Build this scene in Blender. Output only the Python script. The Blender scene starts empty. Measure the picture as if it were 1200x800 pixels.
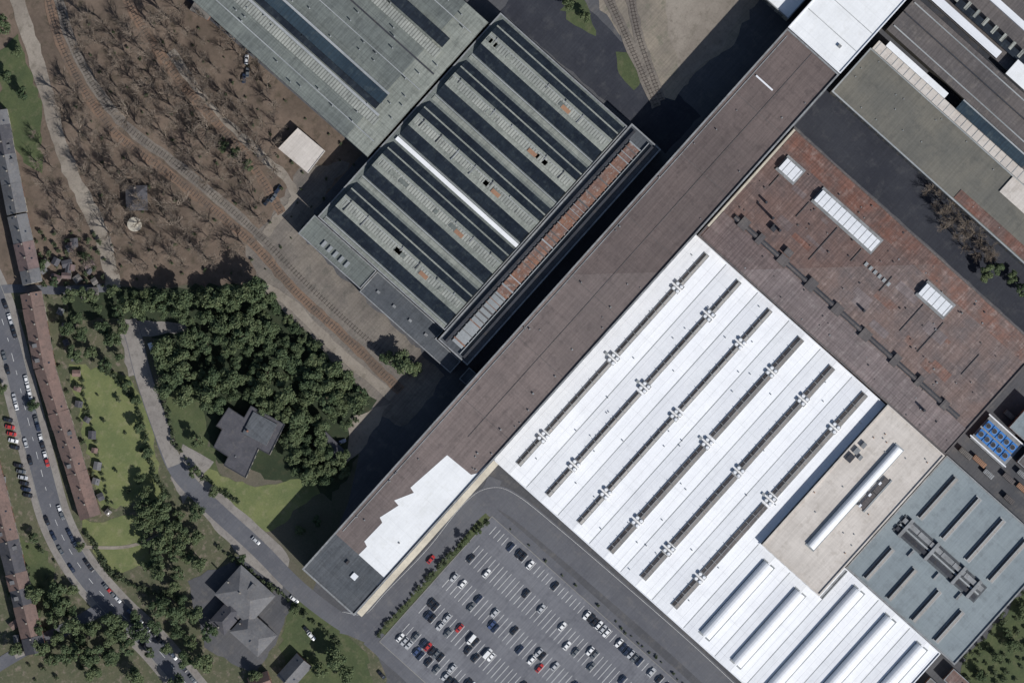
import bpy, math, random
from mathutils import Vector, Matrix
random.seed(7)
R=random.Random(11)
S=0.4; H=2000.0
scene=bpy.context.scene
TH=math.atan2(0.7437,0.6676)
AZ=math.radians(136); EL=math.radians(41)

# ---------------- map coordinates -> metres
def W(x,y,h=0.0):
    k=(H-h)/H*S
    return ((x-600)*k,(400-y)*k)
def uv(u,v):
    return (583+0.6676*u+0.745*v, 543-0.7437*u+0.667*v)
def WU(u,v,h=0.0):
    return W(*uv(u,v),h)
def srgb(r,g,b):
    f=lambda c:(c/255/12.92) if c/255<=0.04045 else ((c/255+0.055)/1.055)**2.4
    return (f(r),f(g),f(b),1)

# ---------------- materials
def mixc(nt,f,a,b,mode='MIX'):
    n=nt.nodes.new('ShaderNodeMix'); n.data_type='RGBA'; n.blend_type=mode
    for idx,val in ((0,f),(6,a),(7,b)):
        if isinstance(val,(int,float,tuple)): n.inputs[idx].default_value=val
        else: nt.links.new(val,n.inputs[idx])
    return n.outputs[2]
def math_(nt,op,a,b=None,c=None,clamp=False):
    n=nt.nodes.new('ShaderNodeMath'); n.operation=op; n.use_clamp=clamp
    for i,val in enumerate((a,b,c)):
        if val is None: continue
        if isinstance(val,(int,float)): n.inputs[i].default_value=val
        else: nt.links.new(val,n.inputs[i])
    return n.outputs[0]
def noise(nt,vec,scale,detail=4,rough=0.6):
    n=nt.nodes.new('ShaderNodeTexNoise'); n.inputs['Scale'].default_value=scale
    n.inputs['Detail'].default_value=detail; n.inputs['Roughness'].default_value=rough
    nt.links.new(vec,n.inputs['Vector']); return n.outputs['Fac']
def ramp(nt,fac,lo,hi):
    n=nt.nodes.new('ShaderNodeMapRange'); n.inputs[1].default_value=lo; n.inputs[2].default_value=hi
    n.interpolation_type='SMOOTHSTEP'
    nt.links.new(fac,n.inputs[0]); return n.outputs[0]
def mk(name,c1,c2=None,c3=None,big=30,med=6,fine=0.9,amt3=0.6,fineamt=0.25,rough=0.85,spec=0.2,
       lines=(),streak=0,upper=None,metal=0,bump=0.0):
    m=bpy.data.materials.new(name); m.use_nodes=True; nt=m.node_tree
    bs=nt.nodes['Principled BSDF']
    bs.inputs['Roughness'].default_value=rough; bs.inputs['Specular IOR Level'].default_value=spec
    bs.inputs['Metallic'].default_value=metal
    tc=nt.nodes.new('ShaderNodeTexCoord')
    mp=nt.nodes.new('ShaderNodeMapping'); mp.inputs['Rotation'].default_value=(0,0,-TH)
    nt.links.new(tc.outputs['Object'],mp.inputs['Vector']); v=mp.outputs['Vector']
    c2=c2 or tuple(x*0.8 for x in c1[:3])+(1,)
    f=ramp(nt,noise(nt,v,1.0/big,5,0.65),0.35,0.65)
    col=mixc(nt,f,c1,c2)
    if c3:
        g=ramp(nt,noise(nt,v,1.0/med,5,0.7),0.5,0.68)
        col=mixc(nt,math_(nt,'MULTIPLY',g,amt3),col,c3)
    if streak:
        for sc,am in (((0.04,1.2,1),streak),((1.2,0.04,1),streak*0.6)):
            m2=nt.nodes.new('ShaderNodeMapping'); m2.inputs['Scale'].default_value=sc
            nt.links.new(v,m2.inputs['Vector'])
            s=ramp(nt,noise(nt,m2.outputs[0],1.0,3,0.6),0.3,0.7)
            s=math_(nt,'MULTIPLY_ADD',s,am,1-am/2)
            cb=nt.nodes.new('ShaderNodeCombineColor')
            for i in range(3): nt.links.new(s,cb.inputs[i])
            col=mixc(nt,1.0,col,cb.outputs[0],'MULTIPLY')
    n1=noise(nt,v,1.0/fine,3,0.7)
    s=math_(nt,'MULTIPLY_ADD',n1,fineamt*2,1-fineamt)
    cb=nt.nodes.new('ShaderNodeCombineColor')
    for i in range(3): nt.links.new(s,cb.inputs[i])
    col=mixc(nt,1.0,col,cb.outputs[0],'MULTIPLY')
    if lines:
        sp=nt.nodes.new('ShaderNodeSeparateXYZ'); nt.links.new(v,sp.inputs[0])
        for ax,pitch,wd,fac in lines:
            q=math_(nt,'FRACT',math_(nt,'DIVIDE',sp.outputs[ax],pitch))
            q=math_(nt,'LESS_THAN',q,wd/pitch)
            q=math_(nt,'MULTIPLY',q,abs(fac))
            col=mixc(nt,q,col,(0.02,0.02,0.02,1) if fac>0 else (0.7,0.7,0.7,1))
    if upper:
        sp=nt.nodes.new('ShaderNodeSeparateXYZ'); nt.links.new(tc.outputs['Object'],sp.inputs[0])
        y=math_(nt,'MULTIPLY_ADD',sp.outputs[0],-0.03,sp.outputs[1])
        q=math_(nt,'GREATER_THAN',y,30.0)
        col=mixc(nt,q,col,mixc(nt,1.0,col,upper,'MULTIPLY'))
    nt.links.new(col,bs.inputs['Base Color'])
    return m
g=srgb
M={}
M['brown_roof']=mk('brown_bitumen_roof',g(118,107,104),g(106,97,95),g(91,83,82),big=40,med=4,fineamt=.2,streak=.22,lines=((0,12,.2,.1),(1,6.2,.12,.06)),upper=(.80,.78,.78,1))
M['white_roof']=mk('white_membrane_roof',(.80,.81,.83,1),(.75,.76,.79,1),(.62,.63,.65,1),big=25,med=7,amt3=.28,fineamt=.05,streak=.07,lines=((0,14.2,.12,.2),(1,6.6,.16,.28)))
M['white_plain']=mk('white_coated_roof',(.78,.79,.80,1),(.72,.73,.74,1),(.6,.6,.58,1),big=20,med=4,amt3=.3,fineamt=.06,streak=.05,lines=((0,9,.12,.12),))
M['white_metal']=mk('white_metal',(.74,.75,.78,1),(.66,.68,.71,1),fineamt=.06,rough=.5,lines=((0,3,.12,.2),))
M['grey_metal']=mk('grey_metal',g(142,144,146),g(122,124,126),g(100,96,92),big=6,med=2,rough=.6)
M['dark_metal']=mk('dark_metal',g(62,64,70),g(50,52,58),g(80,74,70),big=8,med=2,rough=.6)
M['gutter']=mk('gutter_grey',g(158,161,163),g(134,138,140))
M['greengrey']=mk('greengrey_roof',g(112,117,113),g(99,104,102),g(84,88,88),big=25,med=5,fineamt=.18,streak=.3,lines=((0,10,.3,.2),(1,2.6,.12,.12)))
M['greengrey_l']=mk('pale_greengrey_roof',g(140,143,136),g(123,127,121),g(99,103,99),big=25,med=4,fineamt=.22,streak=.3,lines=((0,5,.25,.15),))
M['slate_dark']=mk('dark_flat_roof',g(88,91,95),g(76,80,85),g(66,69,73),big=15,med=4,streak=.25,lines=((0,8,.2,.2),))
M['glass_dark']=mk('dark_glazing',g(38,45,53),g(27,33,42),g(58,65,68),big=10,med=3,rough=.4,spec=.3,streak=.3,lines=((1,1.6,.16,.4),))
M['glass_teal']=mk('teal_glazing',g(50,64,74),g(37,50,61),g(70,80,84),rough=.4,spec=.3,streak=.2,lines=((1,2.0,.2,.4),))
M['glass_black']=mk('rooflight_glazing',g(92,88,87),g(68,66,68),g(108,94,86),big=12,med=2,rough=.4,spec=.35,lines=((0,1.5,.2,.35),(0,12,.5,.6)))
M['striped']=mk('striped_rooflight',g(160,162,155),g(136,139,134),g(108,110,106),big=12,med=3,rough=.6,lines=((1,1.5,.5,.5),))
M['rust']=mk('rust_roof',g(130,96,80),g(112,92,86),g(150,142,136),big=8,med=2,amt3=.8,streak=.3,fineamt=.35)
M['rust_patch']=mk('rust_panel',g(156,120,96),g(138,108,90),fineamt=.2)
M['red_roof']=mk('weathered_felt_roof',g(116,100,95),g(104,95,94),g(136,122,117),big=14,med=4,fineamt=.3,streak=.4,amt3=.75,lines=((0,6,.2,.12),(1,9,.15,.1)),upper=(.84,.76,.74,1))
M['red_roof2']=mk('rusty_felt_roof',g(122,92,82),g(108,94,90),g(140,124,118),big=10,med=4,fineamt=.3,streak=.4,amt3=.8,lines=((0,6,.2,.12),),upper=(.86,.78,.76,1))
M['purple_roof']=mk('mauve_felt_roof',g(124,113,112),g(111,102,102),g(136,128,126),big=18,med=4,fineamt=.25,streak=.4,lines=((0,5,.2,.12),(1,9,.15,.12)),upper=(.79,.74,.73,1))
M['bluegrey_roof']=mk('bluegrey_roof',g(133,142,146),g(124,133,138),g(112,119,123),big=20,med=5,fineamt=.08,streak=.1,lines=((0,9,.15,.12),))
M['beige_roof']=mk('beige_membrane_roof',g(198,191,184),g(187,180,173),g(168,160,152),big=14,med=4,fineamt=.08,streak=.12)
M['gravel_roof']=mk('gravel_roof',g(112,109,101),g(100,99,94),g(86,86,83),big=25,med=7,fineamt=.16,streak=.14,lines=((1,20,.2,.15),))
M['browngrey_roof']=mk('browngrey_roof',g(98,93,92),g(86,83,84),g(116,110,106),big=20,med=5,streak=.25,lines=((1,6,.2,.15),))
M['wall']=mk('rendered_wall',g(150,145,136),g(134,130,122),g(110,104,98),big=10,med=3)
M['wall_brick']=mk('brick_wall',(.26,.13,.09,1),(.22,.12,.09,1),g(120,90,76),big=5,med=1)
M['wall_cream']=mk('cream_wall',g(188,181,167),g(170,163,150),big=8)
M['window']=mk('window_glass',g(40,50,62),g(30,38,50),rough=.15,spec=.5)
M['tile_brown']=mk('brown_tile_roof',g(124,103,96),g(107,92,87),g(88,77,74),big=12,med=2,fineamt=.3,upper=(.9,.95,1.05,1))
M['tile_grey']=mk('grey_tile_roof',g(110,110,112),g(96,96,99),g(118,114,111),big=10,med=2,fineamt=.3)
M['tile_dark']=mk('dark_slate_roof',g(84,83,88),g(73,73,78),g(98,95,94),big=6,med=2,fineamt=.22)
M['door']=mk('painted_door',g(70,50,40))
# ground kinds
M['earth']=mk('earth',g(98,92,82),g(84,84,70),g(74,78,60),big=50,med=9,fineamt=.35)
M['litter']=mk('leaf_litter',g(112,98,87),g(92,81,72),g(78,71,60),big=26,med=5,amt3=.8,fineamt=.34,fine=1.6)
M['rust_ballast']=mk('ballast_brown',g(122,101,86),g(102,89,79),g(86,79,74),big=12,med=3,fineamt=.35)
M['yard']=mk('yard_asphalt',g(88,88,91),g(76,77,81),g(102,99,97),big=35,med=6,fineamt=.18,streak=.14)
M['yard_shade']=mk('asphalt_painted_shade',g(56,58,65),g(48,50,58),g(70,71,75),big=20,med=6,fineamt=.2,streak=.14)  # asphalt darkened so its colour stands in for the halls' cast shadow
M['gravel_yard']=mk('gravel_yard',g(122,115,107),g(104,98,93),g(88,86,81),big=18,med=5,fineamt=.3,streak=.2)
M['soil']=mk('bare_soil',g(140,131,118),g(120,113,104),g(98,100,86),big=18,med=5,fineamt=.2,streak=.2)
M['asphalt']=mk('road_asphalt',g(98,99,104),g(88,89,95),g(106,105,107),big=30,med=4,fineamt=.14,streak=.1)
M['parking']=mk('parking_asphalt',g(114,115,120),g(102,103,109),g(90,91,97),big=22,med=5,fineamt=.14,streak=.16)
M['pave']=mk('paving',g(138,133,128),g(124,119,115),g(108,104,100),big=12,med=3,fineamt=.2)
M['path']=mk('dirt_path',g(144,136,126),g(126,118,109),g(104,98,88),big=18,med=4,fineamt=.25)
M['grass']=mk('lawn',g(110,115,76),g(94,103,68),g(128,125,96),big=14,med=4,fineamt=.26)
M['grass_d']=mk('dark_grass',g(80,88,60),g(68,78,54),g(98,97,75),big=12,med=4,fineamt=.35)
M['garden']=mk('garden_ground',g(90,89,71),g(78,82,63),g(120,110,99),big=9,med=3,amt3=.9,fineamt=.4)
M['forest']=mk('forest_floor',g(52,61,44),g(46,55,40),g(66,67,50),big=12,med=4,fineamt=.4)
M['paint']=mk('road_paint',(.68,.68,.66,1),(.55,.55,.54,1),fineamt=.2,big=5)
M['kerb']=mk('kerb_stone',g(140,138,133),g(126,124,121))
M['steel']=mk('rail_steel',g(96,88,84),g(84,78,74),rough=.4)
M['sleeper']=mk('sleepers',g(74,68,64),g(64,60,56))
M['hull_blue']=mk('blue_fan',(.06,.2,.5,1),(.05,.16,.42,1),rough=.4)
M['shed_mix']=mk('weathered_sheet',g(118,114,110),g(98,95,92),g(138,132,126),big=9,med=3)

# ---------------- mesh builders
def mesh_obj(name,verts,faces,mats,idx=None):
    me=bpy.data.meshes.new(name); me.from_pydata(verts,[],faces)
    for m in mats: me.materials.append(m)
    if idx: me.polygons.foreach_set('material_index',idx)
    me.update()
    ob=bpy.data.objects.new(name,me); scene.collection.objects.link(ob)
    return ob
class B:
    def __init__(s,name): s.name=name; s.parts={}
    def add(s,part,mat,vs,fs):
        p=s.parts.setdefault((part,mat),([],[])); o=len(p[0])
        p[0].extend(vs); p[1].extend([tuple(i+o for i in f) for f in fs])
    def done(s):
        allv=[v for p in s.parts.values() for v in p[0]]
        cx=sum(v[0] for v in allv)/len(allv); cy=sum(v[1] for v in allv)/len(allv)
        e=bpy.data.objects.new(s.name,None); scene.collection.objects.link(e)
        e.location=(cx,cy,0); e.empty_display_size=2
        for (part,mat),(vs,fs) in s.parts.items():
            ob=mesh_obj(part,vs,fs,[M[mat]])
            ob.parent=e; ob.matrix_parent_inverse=Matrix.Translation((-cx,-cy,0))
        return e
def ccw(pts):
    a=sum(pts[i][0]*pts[(i+1)%len(pts)][1]-pts[(i+1)%len(pts)][0]*pts[i][1] for i in range(len(pts)))
    return pts if a>0 else pts[::-1]
def offset(pts,d):
    n=len(pts); out=[]
    for i in range(n):
        a=Vector(pts[i-1]);b=Vector(pts[i]);c=Vector(pts[(i+1)%n])
        e1=(b-a).normalized(); e2=(c-b).normalized()
        n1=Vector((-e1.y,e1.x)); n2=Vector((-e2.y,e2.x))
        m=(n1+n2); k=max(0.3,m.length_squared/2)
        m=m/k if m.length>1e-6 else n1
        out.append(tuple(b+m*d))
    return out
def prism(b,part,pts,z0,z1,roof,wall,wallpart='walls'):
    pts=ccw(pts); n=len(pts)
    b.add(part,roof,[(x,y,z1) for x,y in pts],[tuple(range(n))])
    vs=[(x,y,z0) for x,y in pts]+[(x,y,z1) for x,y in pts]
    b.add(wallpart,wall,vs,[(i,(i+1)%n,n+(i+1)%n,n+i) for i in range(n)])
def parapet(b,pts,z,h=.7,w=.5,mat='grey_metal'):
    pts=ccw(pts); n=len(pts); inn=offset(pts,w)
    vs=[(x,y,z) for x,y in pts]+[(x,y,z+h) for x,y in pts]+[(x,y,z+h) for x,y in inn]+[(x,y,z) for x,y in inn]
    fs=[]
    for i in range(n):
        j=(i+1)%n
        fs+=[(i,j,n+j,n+i),(n+i,n+j,2*n+j,2*n+i),(2*n+i,2*n+j,3*n+j,3*n+i)]
    b.add('parapet',mat,vs,fs)
def windows(b,pts,z0,z1,sp=4.5,w=2.6,hh=1.7,st=4.2):
    pts=ccw(pts); n=len(pts)
    for i in range(n):
        a=Vector(pts[i]); c=Vector(pts[(i+1)%n]); L=(c-a).length
        if L<5: continue
        e=(c-a)/L; nn=Vector((e.y,-e.x))
        k=int((L-1.5)/sp)
        z=z0+1.2
        while z+hh<z1-.4:
            for j in range(k):
                m=a+e*(L/2+(j-(k-1)/2)*sp)
                p=m-e*w/2; q=m+e*w/2; o=nn*.06
                vs=[(p.x,p.y,z),(q.x,q.y,z),(q.x,q.y,z+hh),(p.x,p.y,z+hh)]
                vs+=[(x+o.x,y+o.y,zz) for x,y,zz in vs]
                b.add('windows','window',vs,[(4,5,6,7),(0,1,5,4),(3,7,6,2),(0,4,7,3),(1,2,6,5)])
            z+=st
def ubox(b,part,mat,u0,u1,v0,v1,z0,z1,side=None):
    pts=[WU(u0,v0,z1),WU(u1,v0,z1),WU(u1,v1,z1),WU(u0,v1,z1)]
    prism(b,part,pts,z0,z1,mat,side or mat,part)
def usec(b,part,mat,axis,a0,a1,prof,caps=True):
    n=len(prof); vs=[]
    for a in (a0,a1):
        for o,z in prof:
            x,y=WU(a,o,z) if axis=='u' else WU(o,a,z)
            vs.append((x,y,z))
    fs=[(i,i+1,n+i+1,n+i) for i in range(n-1)]
    if caps: fs+=[tuple(range(n)),tuple(range(n,2*n))]
    b.add(part,mat,vs,fs)
def cyl(b,part,mat,x,y,z0,z1,r,n=12,r2=None):
    r2=r if r2 is None else r2
    vs=[(x+r*math.cos(2*math.pi*i/n),y+r*math.sin(2*math.pi*i/n),z0) for i in range(n)]+[(x+r2*math.cos(2*math.pi*i/n),y+r2*math.sin(2*math.pi*i/n),z1) for i in range(n)]
    b.add(part,mat,vs,[(i,(i+1)%n,n+(i+1)%n,n+i) for i in range(n)]+[tuple(range(n,2*n))])
def barrel(b,part,mat,vc,u0,u1,w,z0,hh,n=8):
    prof=[(vc-w/2*math.cos(math.pi*i/n),z0+hh*math.sin(math.pi*i/n)) for i in range(n+1)]
    usec(b,part,mat,'u',u0,u1,prof)

# ---------------- ground sheets
LZ=[0.0]
def nz():
    LZ[0]+=0.004; return LZ[0]
def sub(pts,step,amp,closed=True):
    out=[]; n=len(pts)
    for i in range(n if closed else n-1):
        a=pts[i]; c=pts[(i+1)%n]; L=math.hypot(c[0]-a[0],c[1]-a[1]); k=max(1,int(L/step))
        for j in range(k):
            t=j/k; out.append((a[0]+(c[0]-a[0])*t+R.uniform(-amp,amp),a[1]+(c[1]-a[1])*t+R.uniform(-amp,amp)))
    return out
def area(name,pts,mat,amp=0.0,z=None,step=8,U=False):
    if U: pts=[uv(*p) for p in pts]
    if amp: pts=sub(pts,step,amp)
    z=z or nz()
    pp=ccw([W(*p) for p in pts])
    return mesh_obj(name,[(x,y,z) for x,y in pp],[tuple(range(len(pp)))],[M[mat]])
def smooth(pts,k=8):
    out=[]; P=[pts[0]]+list(pts)+[pts[-1]]
    for i in range(1,len(P)-2):
        for j in range(k):
            t=j/k; p0,p1,p2,p3=P[i-1],P[i],P[i+1],P[i+2]
            out.append(tuple(0.5*((2*p1[d])+(-p0[d]+p2[d])*t+(2*p0[d]-5*p1[d]+4*p2[d]-p3[d])*t*t+(-p0[d]+3*p1[d]-3*p2[d]+p3[d])*t**3) for d in (0,1)))
    out.append(pts[-1]); return out
def rib_geo(pts,w,z,off=0.0,jit=0):
    vs=[]; n=len(pts)
    for i,p in enumerate(pts):
        a=Vector(pts[max(0,i-1)]); c=Vector(pts[min(n-1,i+1)]); e=(c-a).normalized(); nn=Vector((-e.y,e.x))
        for s in (-1,1):
            q=Vector(p)+nn*(off+s*w/2*(1+R.uniform(-jit,jit))); vs.append((q.x,q.y,z))
    return vs,[(2*i,2*i+1,2*i+3,2*i+2) for i in range(n-1)]
def ribbon(name,px,w,mat,z=None,sm=True,off=0,jit=0):
    pts=[W(*p) for p in (smooth(px) if sm else px)]
    vs,fs=rib_geo(pts,w,z or nz(),off,jit)
    return mesh_obj(name,vs,fs,[M[mat]])
def kerbs(name,px,w):
    pts=[W(*p) for p in smooth(px)]; b=B(name)
    for s in (-1,1):
        lo,f=rib_geo(pts,.3,.02,s*(w/2+.15)); hi,_=rib_geo(pts,.3,.24,s*(w/2+.15))
        n=len(lo); vs=lo+hi; fs=[tuple(i+n for i in q) for q in f]
        for i in range(0,n-2,2): fs+=[(i,i+2,n+i+2,n+i),(i+1,i+3,n+i+3,n+i+1)]
        b.add('kerb_stones','kerb',vs,fs)
    b.done()
def dashes(name,px,off,dl,gap,w=.18):
    pts=[Vector(W(*p)) for p in smooth(px,16)]; z=nz()+.006; vs=[];fs=[]; acc=0
    for a,c in zip(pts[:-1],pts[1:]):
        L=(c-a).length
        if L<1e-6: continue
        e=(c-a)/L; nn=Vector((-e.y,e.x))
        if (acc%(dl+gap))<dl:
            o=len(vs)
            for q in (a+nn*(off-w/2),a+nn*(off+w/2),c+nn*(off+w/2),c+nn*(off-w/2)): vs.append((q.x,q.y,z))
            fs.append((o,o+1,o+2,o+3))
        acc+=L
    mesh_obj(name,vs,fs,[M['paint']])

mesh_obj('ground',[(-4000,-4000,0),(4000,-4000,0),(4000,4000,0),(-4000,4000,0)],[(0,1,2,3)],[M['earth']])
area('woodland_floor',[(-60,-60),(330,-60),(440,190),(350,280),(310,334),(-60,338)],'litter',3)
area('industrial_yard',[(-300,35),(-260,-60),(-150,-100),(30,-200),(45,-360),(165,-360),(160,-760),(900,-760),(900,760),(-300,760)],'yard',U=True)
area('residential_ground',[(-60,338),(140,336),(200,560),(440,760),(470,860),(-60,860)],'garden',4)
area('gravel_strip',[(305,270),(355,195),(410,190),(350,272),(520,440),(500,470),(470,500),(440,480),(310,340),(285,290)],'gravel_yard',3)
area('gravel_clearing',[(300,300),(370,300),(520,440),(455,480),(310,345)],'gravel_yard',2)
area('painted_shade_yard',[(397,-352),(470,-352),(462,-95),(403,-95)],'yard_shade',1.5,U=True)  # shadow band north-east of the monitor hall, painted as darker asphalt
area('painted_shade_yard',[(527,-5),(585,-5),(585,430),(527,430)],'yard_shade',.5,U=True)  # alley sheet with the felt factory's shadow put into its colour
area('bare_soil_yard',[(690,-30),(705,10),(735,55),(760,110),(788,116),(815,85),(860,50),(905,-30)],'soil',3)
area('concrete_apron',[(775,-30),(782,30),(800,92),(850,52),(890,-30)],'path',2)
area('grass_patch',[(722,60),(745,58),(757,92),(742,104),(728,88)],'grass_d',3)
area('grass_patch',[(655,10),(680,-10),(695,20),(700,45),(672,30)],'grass_d',3)
area('forest_floor',[(80,338),(310,334),(345,375),(438,470),(408,560),(385,585),(350,570),(250,540),(235,480),(190,455),(190,400),(140,375),(75,375)],'forest',4)
area('lawn',[(80,425),(150,440),(175,480),(188,560),(200,580),(150,592),(118,595),(100,520)],'grass',3)
area('lawn',[(188,450),(235,465),(245,520),(262,560),(215,535),(198,500)],'grass_d',3)
area('lawn',[(228,545),(300,570),(365,560),(375,575),(345,600),(310,625),(270,590)],'grass',3)
area('lawn',[(95,610),(165,605),(180,660),(130,672),(105,640)],'grass',4)
area('lawn',[(20,630),(50,640),(75,700),(60,720),(38,690)],'grass_d',4)
area('lawn',[(0,120),(0,60),(20,40),(48,120),(50,200),(30,190),(8,160)],'grass_d',3)
area('lawn',[(1130,770),(1165,735),(1200,690),(1240,720),(1240,830),(1120,830)],'grass_d',4)
area('lawn',[(340,700),(360,705),(395,735),(430,765),(440,830),(350,830),(330,760)],'grass_d',4)
area('parking_verge',[(-40,10),(-40,760),(-262,760),(-262,24),(-80,10)],'asphalt',.4,U=True)
area('verge_grass',[(-52,24),(-52,44),(-80,36),(-250,36),(-255,24),(-80,20)],'grass_d',.8,U=True)
area('driveway',[(138,375),(215,378),(222,388),(160,395),(160,440),(150,440)],'pave',1.5)
area('driveway',[(215,520),(250,540),(215,590),(200,560)],'pave',1)
area('forecourt',[(220,680),(285,650),(345,700),(330,740),(300,790),(240,760)],'yard',2)
area('pavement',[(240,560),(330,640),(340,655),(330,690),(285,655),(235,600),(225,570)],'pave',1)
area('bare_ground',[(410,490),(440,478),(458,470),(430,520),(405,545)],'path',2)
SV=[(150,375),(158,400),(168,440),(188,500),(208,550),(245,590),(300,640),(350,690),(400,728),(440,748),(470,775),(500,815)]
ribbon('service_road',SV,8.0,'asphalt')
ribbon('driveway_road',[(150,375),(158,400),(168,440),(188,500),(205,545)],7.4,'pave')
AR=[(400,728),(432,730),(462,700),(510,650),(550,600),(575,583),(600,590),(650,630),(720,690),(800,760),(870,825)]
ribbon('access_road',AR,11,'asphalt')
ribbon('access_road',[(555,600),(572,578),(580,560)],7,'asphalt')
MS=[(-30,300),(-8,345),(10,400),(30,480),(48,550),(66,612),(95,665),(135,712),(180,755),(230,815)]
ribbon('pavement',MS,16,'pave')
ribbon('main_street',MS,9.5,'asphalt'); kerbs('street_kerbs',MS,9.5); dashes('lane_markings',MS,0,3,5)
dashes('edge_markings',AR,4.6,50,0,.15)
ribbon('side_street',[(-20,790),(30,760),(80,735),(120,712)],6,'asphalt')
ribbon('side_street',[(-30,342),(20,338),(70,340),(140,336)],4,'asphalt')
ribbon('footpath',[(10,-30),(38,55),(60,130),(78,190),(110,255),(125,295),(134,338)],6.8,'path',jit=.18)
ribbon('footpath',[(200,60),(250,130),(300,175),(345,225),(320,262),(300,290)],4.0,'path',jit=.3)
ribbon('footpath',[(305,335),(340,355),(395,410),(460,465)],4.5,'path',jit=.2)
ribbon('footpath',[(90,640),(150,640),(200,620)],1.5,'path')
# railway
TR=[]
def track(px,name='railway_track',bal='rust_ballast'):
    TR.extend(smooth(px,10))
    pts=[W(*p) for p in smooth(px,10)]; b=B(name)
    vs,fs=rib_geo(pts,4.6,nz()+.01,0,.2); b.add('ballast',bal,vs,fs)
    for a,c in zip(pts[:-1],pts[1:]):
        a=Vector(a);c=Vector(c);L=(c-a).length
        if L<.01: continue
        e=(c-a)/L; nn=Vector((-e.y,e.x)); k=max(1,int(L/1.4))
        for j in range(k):
            m=a+e*(L*(j+.5)/k); p=[m+nn*1.3*s1+e*.14*s2 for s1,s2 in ((-1,-1),(-1,1),(1,1),(1,-1))]
            b.add('sleepers','sleeper',[(q.x,q.y,.24) for q in p]+[(q.x,q.y,.05) for q in p],[(0,1,2,3),(0,3,7,4),(1,2,6,5)])
    for s in (-.75,.75):
        lo,f=rib_geo(pts,.14,.24,s); hi,_=rib_geo(pts,.14,.4,s); n=len(lo)
        fs=[tuple(i+n for i in q) for q in f]
        for i in range(0,n-2,2): fs+=[(i,i+2,n+i+2,n+i),(i+1,i+3,n+i+3,n+i+1)]
        b.add('rails','steel',lo+hi,fs)
    b.done()
track([(50,-30),(75,60),(130,150),(200,205),(290,280),(350,345),(410,400),(470,458)])
track([(135,-30),(165,30),(215,100),(290,185),(330,250)])
track([(62,-30),(88,60),(140,140),(210,195),(300,272),(362,335),(422,390),(482,440)],bal='gravel_yard')
track([(735,-30),(748,40),(775,118)],bal='gravel_yard')
track([(700,-30),(728,30),(770,125)],bal='gravel_yard')

# ---------------- HALLS
b=B('long_factory_hall'); z=21.5
o=[WU(-245,-88,z),WU(607,-88,z),WU(607,-6,z),WU(-245,-6,z)]
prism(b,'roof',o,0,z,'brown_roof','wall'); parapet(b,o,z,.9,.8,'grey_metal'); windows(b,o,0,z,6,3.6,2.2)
wp=[(524,533),(552,556),(560,554),(573,541),(441,687),(447,676),(419,651),(430,640),(427,634),(448,612),(445,606),(467,592),(462,586),(485,577),(481,571)]
prism(b,'white_roof_section',[W(x,y,z) for x,y in wp],z+.01,z+.08,'white_plain','white_metal','white_roof_edge')
gp=[WU(-243,-86,z),WU(-188,-86,z),WU(-188,-10,z),WU(-243,-10,z)]
prism(b,'grey_roof_section',gp,z+.01,z+.14,'slate_dark','grey_metal','grey_roof_edge')
ubox(b,'roof_hatch','white_metal',-214,-207,-40,-33,z+.14,z+1.0)
ubox(b,'stair_head','dark_metal',-206,-201,-55,-52,z+.14,z+1.2)
for u in range(30,600,96):
    ubox(b,'roof_seam','browngrey_roof',u,u+.6,-84,-10,z+.002,z+.10)
ubox(b,'ridge_strip','browngrey_roof',0,604,-47,-46.3,z+.11,z+.2)
for i in range(40):
    u=R.uniform(-170,590); v=R.choice((-80,-70,-25,-15))+R.uniform(-3,3)
    x,y=WU(u,v,z); cyl(b,'roof_vents','grey_metal',x,y,z,z+R.uniform(.5,1.1),R.uniform(.2,.45),8)
ubox(b,'roof_pipe','white_metal',540,542,-78,-52,z+.26,z+.7)
ubox(b,'edge_walkway','grey_metal',-180,600,-82.5,-81.5,z+.11,z+.3)
usec(b,'eaves_canopy','wall_cream','u',-240,0,[(-6,z-9),(-6,z-8.5),(1.5,z-9.2),(1.5,z-9.6)])
b.done()
b=B('white_roof_building'); 
o=[WU(608,-88,z),WU(760,-88,z),WU(760,-6,z),WU(608,-6,z)]
prism(b,'roof',o,0,z,'white_plain','wall'); parapet(b,o,z,.6,.6,'white_metal'); windows(b,o,0,z)
for u in (640,668): ubox(b,'roof_gutter','gutter',u,u+.8,-85,-9,z+.01,z+.14)
ubox(b,'roof_vent_box','grey_metal',630,634,-30,-26,z,z+1.2)
b.done()
b=B('white_roof_building')
o=[WU(615,-150,14),WU(760,-150,14),WU(760,-94,14),WU(615,-94,14)]
prism(b,'roof',o,0,14,'white_plain','wall'); parapet(b,o,14,.6,.5); windows(b,o,0,14); b.done()

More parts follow.
